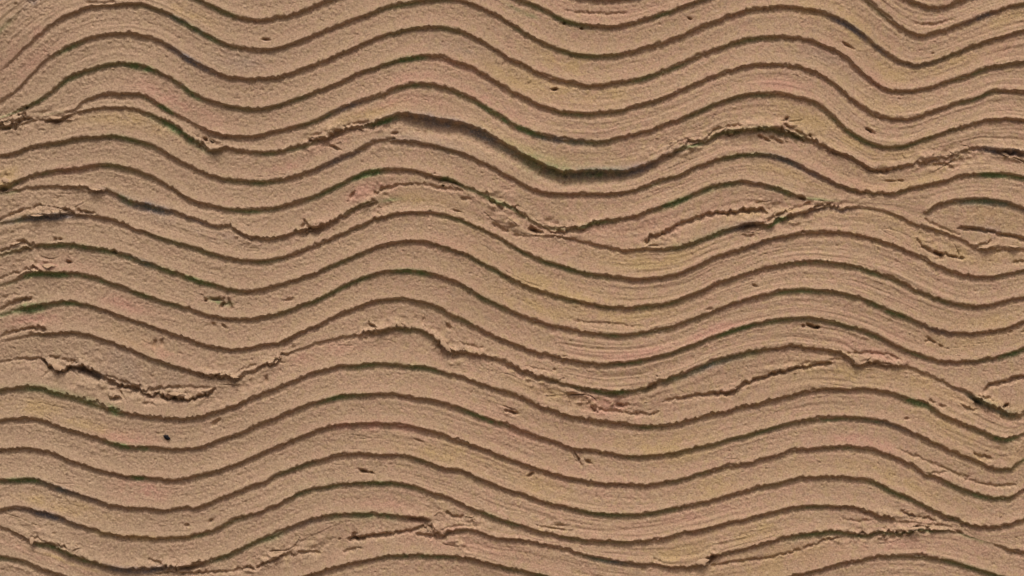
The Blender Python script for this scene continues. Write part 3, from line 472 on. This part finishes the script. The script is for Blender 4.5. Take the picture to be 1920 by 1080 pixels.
# which ridge each cell belongs to
CX = (XA[:-1] + XA[1:]) / 2
CYc = (YA[:-1] + YA[1:]) / 2
cellY = CYc[:, None]
lab = np.zeros((NY - 1, NX - 1), np.int32)
yc_cells = np.array([np.interp(CX, XA, c) for c in CYg]) - 2.5
for k in range(NM):
    lab += (cellY > yc_cells[k][None, :]).astype(np.int32)
lab = np.clip(lab, lab[0].max(), lab[-1].min())       # the outermost strips run off the wall as one
names = {k: ('plaster_ridge', None) for k in range(NM + 1)}
nxt = 1000
lens_labels = {1: 'short lens shaped ridge between two torn edges', 2: 'pointed ridge end at the right edge', 3: 'short ridge stub at the right edge', 5: 'strip of plaster under the ragged torn lip',
               0: 'thin torn strip curling under the ridge', 4: 'tapering ridge under a curled flake', 6: 'thin tapering sliver of plaster', 7: 'short torn plaster strip', 8: 'crumbled torn strip of plaster'}
for si, (yc, xa, xb, piece) in enumerate(SHORTg):
    if not piece:
        continue
    y_ = np.interp(CX, XA, yc) - 1.5
    cols = (CX > xa) & (CX < min(xb, 1990))
    mid = int(np.argmin(abs(CX - (xa + min(xb, 1920)) / 2)))
    row = int(np.argmin(abs(CYc - (y_[mid] + 8))))
    base = lab[row, mid]
    sel = (lab == base) & cols[None, :] & (cellY > y_[None, :])
    lab[sel] = nxt
    names[nxt] = ('plaster_ridge', lens_labels.get(si))
    nxt += 1

vid = np.arange(NX * NY).reshape(NY, NX)
quads = np.stack([vid[:-1, :-1], vid[1:, :-1], vid[1:, 1:], vid[:-1, 1:]], axis=-1).reshape(-1, 4)
labf = lab.reshape(-1)
P = np.stack([PX, PY, PZ], axis=-1).reshape(-1, 3)
NF = N.reshape(-1, 3).astype(np.float32)
UVF = np.stack([X / 100.0, V], axis=-1).reshape(-1, 2).astype(np.float32)
STF = STAIN.reshape(-1, 4).astype(np.float32)
def build_skin(name, q, label=None):
    used, inv = np.unique(q.reshape(-1), return_inverse=True)
    me = bpy.data.meshes.new(name)
    nq = len(q)
    me.vertices.add(len(used)); me.vertices.foreach_set('co', P[used].reshape(-1))
    me.loops.add(nq * 4); me.loops.foreach_set('vertex_index', inv.astype(np.int32).reshape(-1))
    me.polygons.add(nq)
    me.polygons.foreach_set('loop_start', np.arange(0, nq * 4, 4, dtype=np.int32))
    me.polygons.foreach_set('use_smooth', np.ones(nq, bool))
    uvl = me.uv_layers.new(name='flow')
    uvl.data.foreach_set('uv', UVF[used][inv.reshape(-1)].reshape(-1))
    ca = me.color_attributes.new('stain', 'FLOAT_COLOR', 'POINT')
    ca.data.foreach_set('color', STF[used].reshape(-1))
    me.update(calc_edges=True)
    me.normals_split_custom_set_from_vertices(NF[used])
    me.materials.append(PLASTER)
    o = bpy.data.objects.new(name, me)
    COL.objects.link(o); o.parent = wall
    if label:
        o['label'] = label
    return o
for k in np.unique(labf):
    nm, lb = names[int(k)]
    build_skin(nm, quads[labf == k], lb)

# the solid wall behind the skin
def mesh_obj(name, verts, faces, mat, parent=None, smooth=False):
    me = bpy.data.meshes.new(name); me.from_pydata(verts, [], faces); me.update()
    if smooth:
        me.polygons.foreach_set('use_smooth', [True] * len(me.polygons))
    me.materials.append(mat)
    o = bpy.data.objects.new(name, me); COL.objects.link(o); o.parent = parent
    return o
x0, x1 = (XA[0] - 960) * S, (XA[-1] - 960) * S
z1 = ZC + (540 - YA[0]) * S - Z_BASE
y0_, y1_ = 40 * S, .12
bv = [(x0, y0_, 0), (x1, y0_, 0), (x1, y1_, 0), (x0, y1_, 0), (x0, y0_, z1), (x1, y0_, z1), (x1, y1_, z1), (x0, y1_, z1)]
bf = [(0, 1, 5, 4), (1, 2, 6, 5), (2, 3, 7, 6), (3, 0, 4, 7), (4, 5, 6, 7), (3, 2, 1, 0)]
mesh_obj('wall_core', bv, bf, BODY_M, wall)

# ------------------------------------------------------------------ unseen ground, added to bounce warm light into the grooves
gm = flat_material('bounce_sand', (.20, .155, .112))
gv = [(-30, -30, Z_BASE - .002), (30, -30, Z_BASE - .002), (30, 30, Z_BASE - .002), (-30, 30, Z_BASE - .002)]
bounce_ground = mesh_obj('bounce_ground', gv, [(0, 1, 2, 3)], gm)
bounce_ground['kind'] = 'structure'

# ------------------------------------------------------------------ flakes, crumbs and a dark fleck on the torn places
rnd = random.Random(7)
def hat(x, y):
    j = min(max(int(np.searchsorted(XA, x)), 0), NX - 1); i = min(max(int(np.searchsorted(YA, y)), 0), NY - 1)
    return float(H[i, j])
def place(o, x, y, lift):
    o.location = ((x - 960) * S, -(hat(x, y) + lift) * S, ZC + (540 - y) * S - Z_BASE)
def lump(name, r, mat, seed, squash=(1, .8, .8)):
    import bmesh
    q = random.Random(seed)
    bm = bmesh.new(); bmesh.ops.create_icosphere(bm, subdivisions=2, radius=1)
    ph = [q.uniform(0, 6) for _ in range(6)]
    for v in bm.verts:
        c = v.co
        k = 1 + .22 * math.sin(3 * c.x + ph[0]) * math.cos(2.6 * c.z + ph[1]) + .16 * math.sin(5 * c.y + 4 * c.x + ph[2]) + q.uniform(-.09, .09)
        v.co = (c.x * k * r * squash[0] * S, c.y * k * r * squash[1] * S, c.z * k * r * squash[2] * S)
    me = bpy.data.meshes.new(name); bm.to_mesh(me); bm.free()
    me.materials.append(mat)
    return me
protos = [lump('crumb', 1, CRUMB_M, s, (1.2, .8, .75)) for s in range(5)]
spots = []
for x0, y0, a, hy, amt in ROUGH:
    for _ in range(max(1, int(a * amt / 22))):
        spots.append((x0 + rnd.gauss(0, .45) * a, y0 + rnd.gauss(0, .4) * hy))
for x, y in spots[:180]:
    if not (-10 < x < 1930 and -5 < y < 1085): continue
    r = rnd.choice((1.2, 1.5, 1.8, 2.2, 2.8))
    o = bpy.data.objects.new('crumb', rnd.choice(protos)); COL.objects.link(o); o.parent = wall
    place(o, x, y, .1 * r)
    o.scale = (r * rnd.uniform(.8, 1.6), r, r * rnd.uniform(.7, 1.1)); o.rotation_euler = (0, rnd.uniform(-1, 1), 0)

def flake(x, y, ln, wd, ang, seed, lift=1.5, curl=3.0):
    """a thin torn curl of plaster, ragged along its lower edge"""
    q = random.Random(seed)
    n = 9
    vs, fs = [], []
    ca, sa = math.cos(ang), math.sin(ang)
    hb = hat(x, y)
    for side in (0, 1):                                   # front sheet, back sheet
        for i in range(n):
            t = i / (n - 1) * 2 - 1
            prof = (1 - abs(t) ** 2.2)
            for j in range(3):
                k = j / 2
                px = t * ln * (1 - .1 * k); py = -wd * .5 * prof + k * wd * prof * (1.0 + (q.uniform(-.35, .35) if j == 2 else 0))
                h = lift + curl * k * k * prof - side * (.9 + .5 * (1 - k))
                gx, gy = px * ca - py * sa, px * sa + py * ca
                vs.append((gx * S, -h * S, -gy * S))
    for i in range(n - 1):
        for j in range(2):
            a = i * 3 + j
            fs.append((a, a + 1, a + 4, a + 3))
            b = a + n * 3
            fs.append((b, b + 3, b + 4, b + 1))
        e = i * 3 + 2
        fs.append((e, e + n * 3, e + n * 3 + 3, e + 3)); e = i * 3
        fs.append((e, e + 3, e + n * 3 + 3, e + n * 3))
    o = mesh_obj('torn_flake', vs, fs, CRUMB_M, wall, True)
    place(o, x, y, 0)
    return o
for i, (x, y, ln, wd, an) in enumerate([(104,221,12,5,.1),(45,214,8,7,1.2),(12,338,9,8,.5),(70,404,12,4,.0),(405,276,9,6,-.1),(398,262,8,4,.6),(855,348,16,4,.35),(690,381,16,4,-.3),(575,432,12,5,-.1),(1440,405,16,5,-.6),(1352,244,14,4,-.5),(1300,268,12,5,-.3),
    (1485,244,14,5,.5),(1885,290,8,5,.4),(1785,288,12,4,-.3),(1605,676,11,9,.75),(1660,682,14,4,.15),(835,648,16,9,.85),(1384,718,11,6,-.9),(1228,722,10,5,-.6),(330,738,16,5,.05),(110,688,13,9,.3),(388,731,11,4,-.25),(440,706,9,5,.2),(518,676,11,5,-.6),(62,1012,5,12,.1),
    (805,992,8,8,1.0),(1316,1052,14,10,-.2),(1612,1000,13,4,0),(1712,990,13,5,-.1),(1850,462,15,5,-.2),(1900,462,10,4,.1),(180,355,10,4,.1),(30,456,10,4,-.2),(92,498,13,7,.05),(520,1040,12,5,-.3),(1535,388,14,4,-.2),(1080,858,8,5,1.1)]):
    flake(x, y, ln * 1.05, wd * 1.05, an, 100 + i, 2.0, 4.0)

def solo(name, mesh, x, y, lift, scale, rot, label, cat):
    o = bpy.data.objects.new(name, mesh); COL.objects.link(o)
    o.location = ((x - 960) * S, -(hat(x, y) + lift) * S, ZC + (540 - y) * S)
    o.scale = scale; o.rotation_euler = rot
    o['label'] = label; o['category'] = cat
    return o
solo('dark_fleck', lump('dark_fleck', 1, FLECK_M, 3, (1, .8, .8)), 313, 820, 0.5, (6.5, 4.5, 4.6), (0, .5, 0), 'tiny black pebble stuck in the plaster above the green stained groove', 'fleck')  # black solid for a small dark spot in the plaster
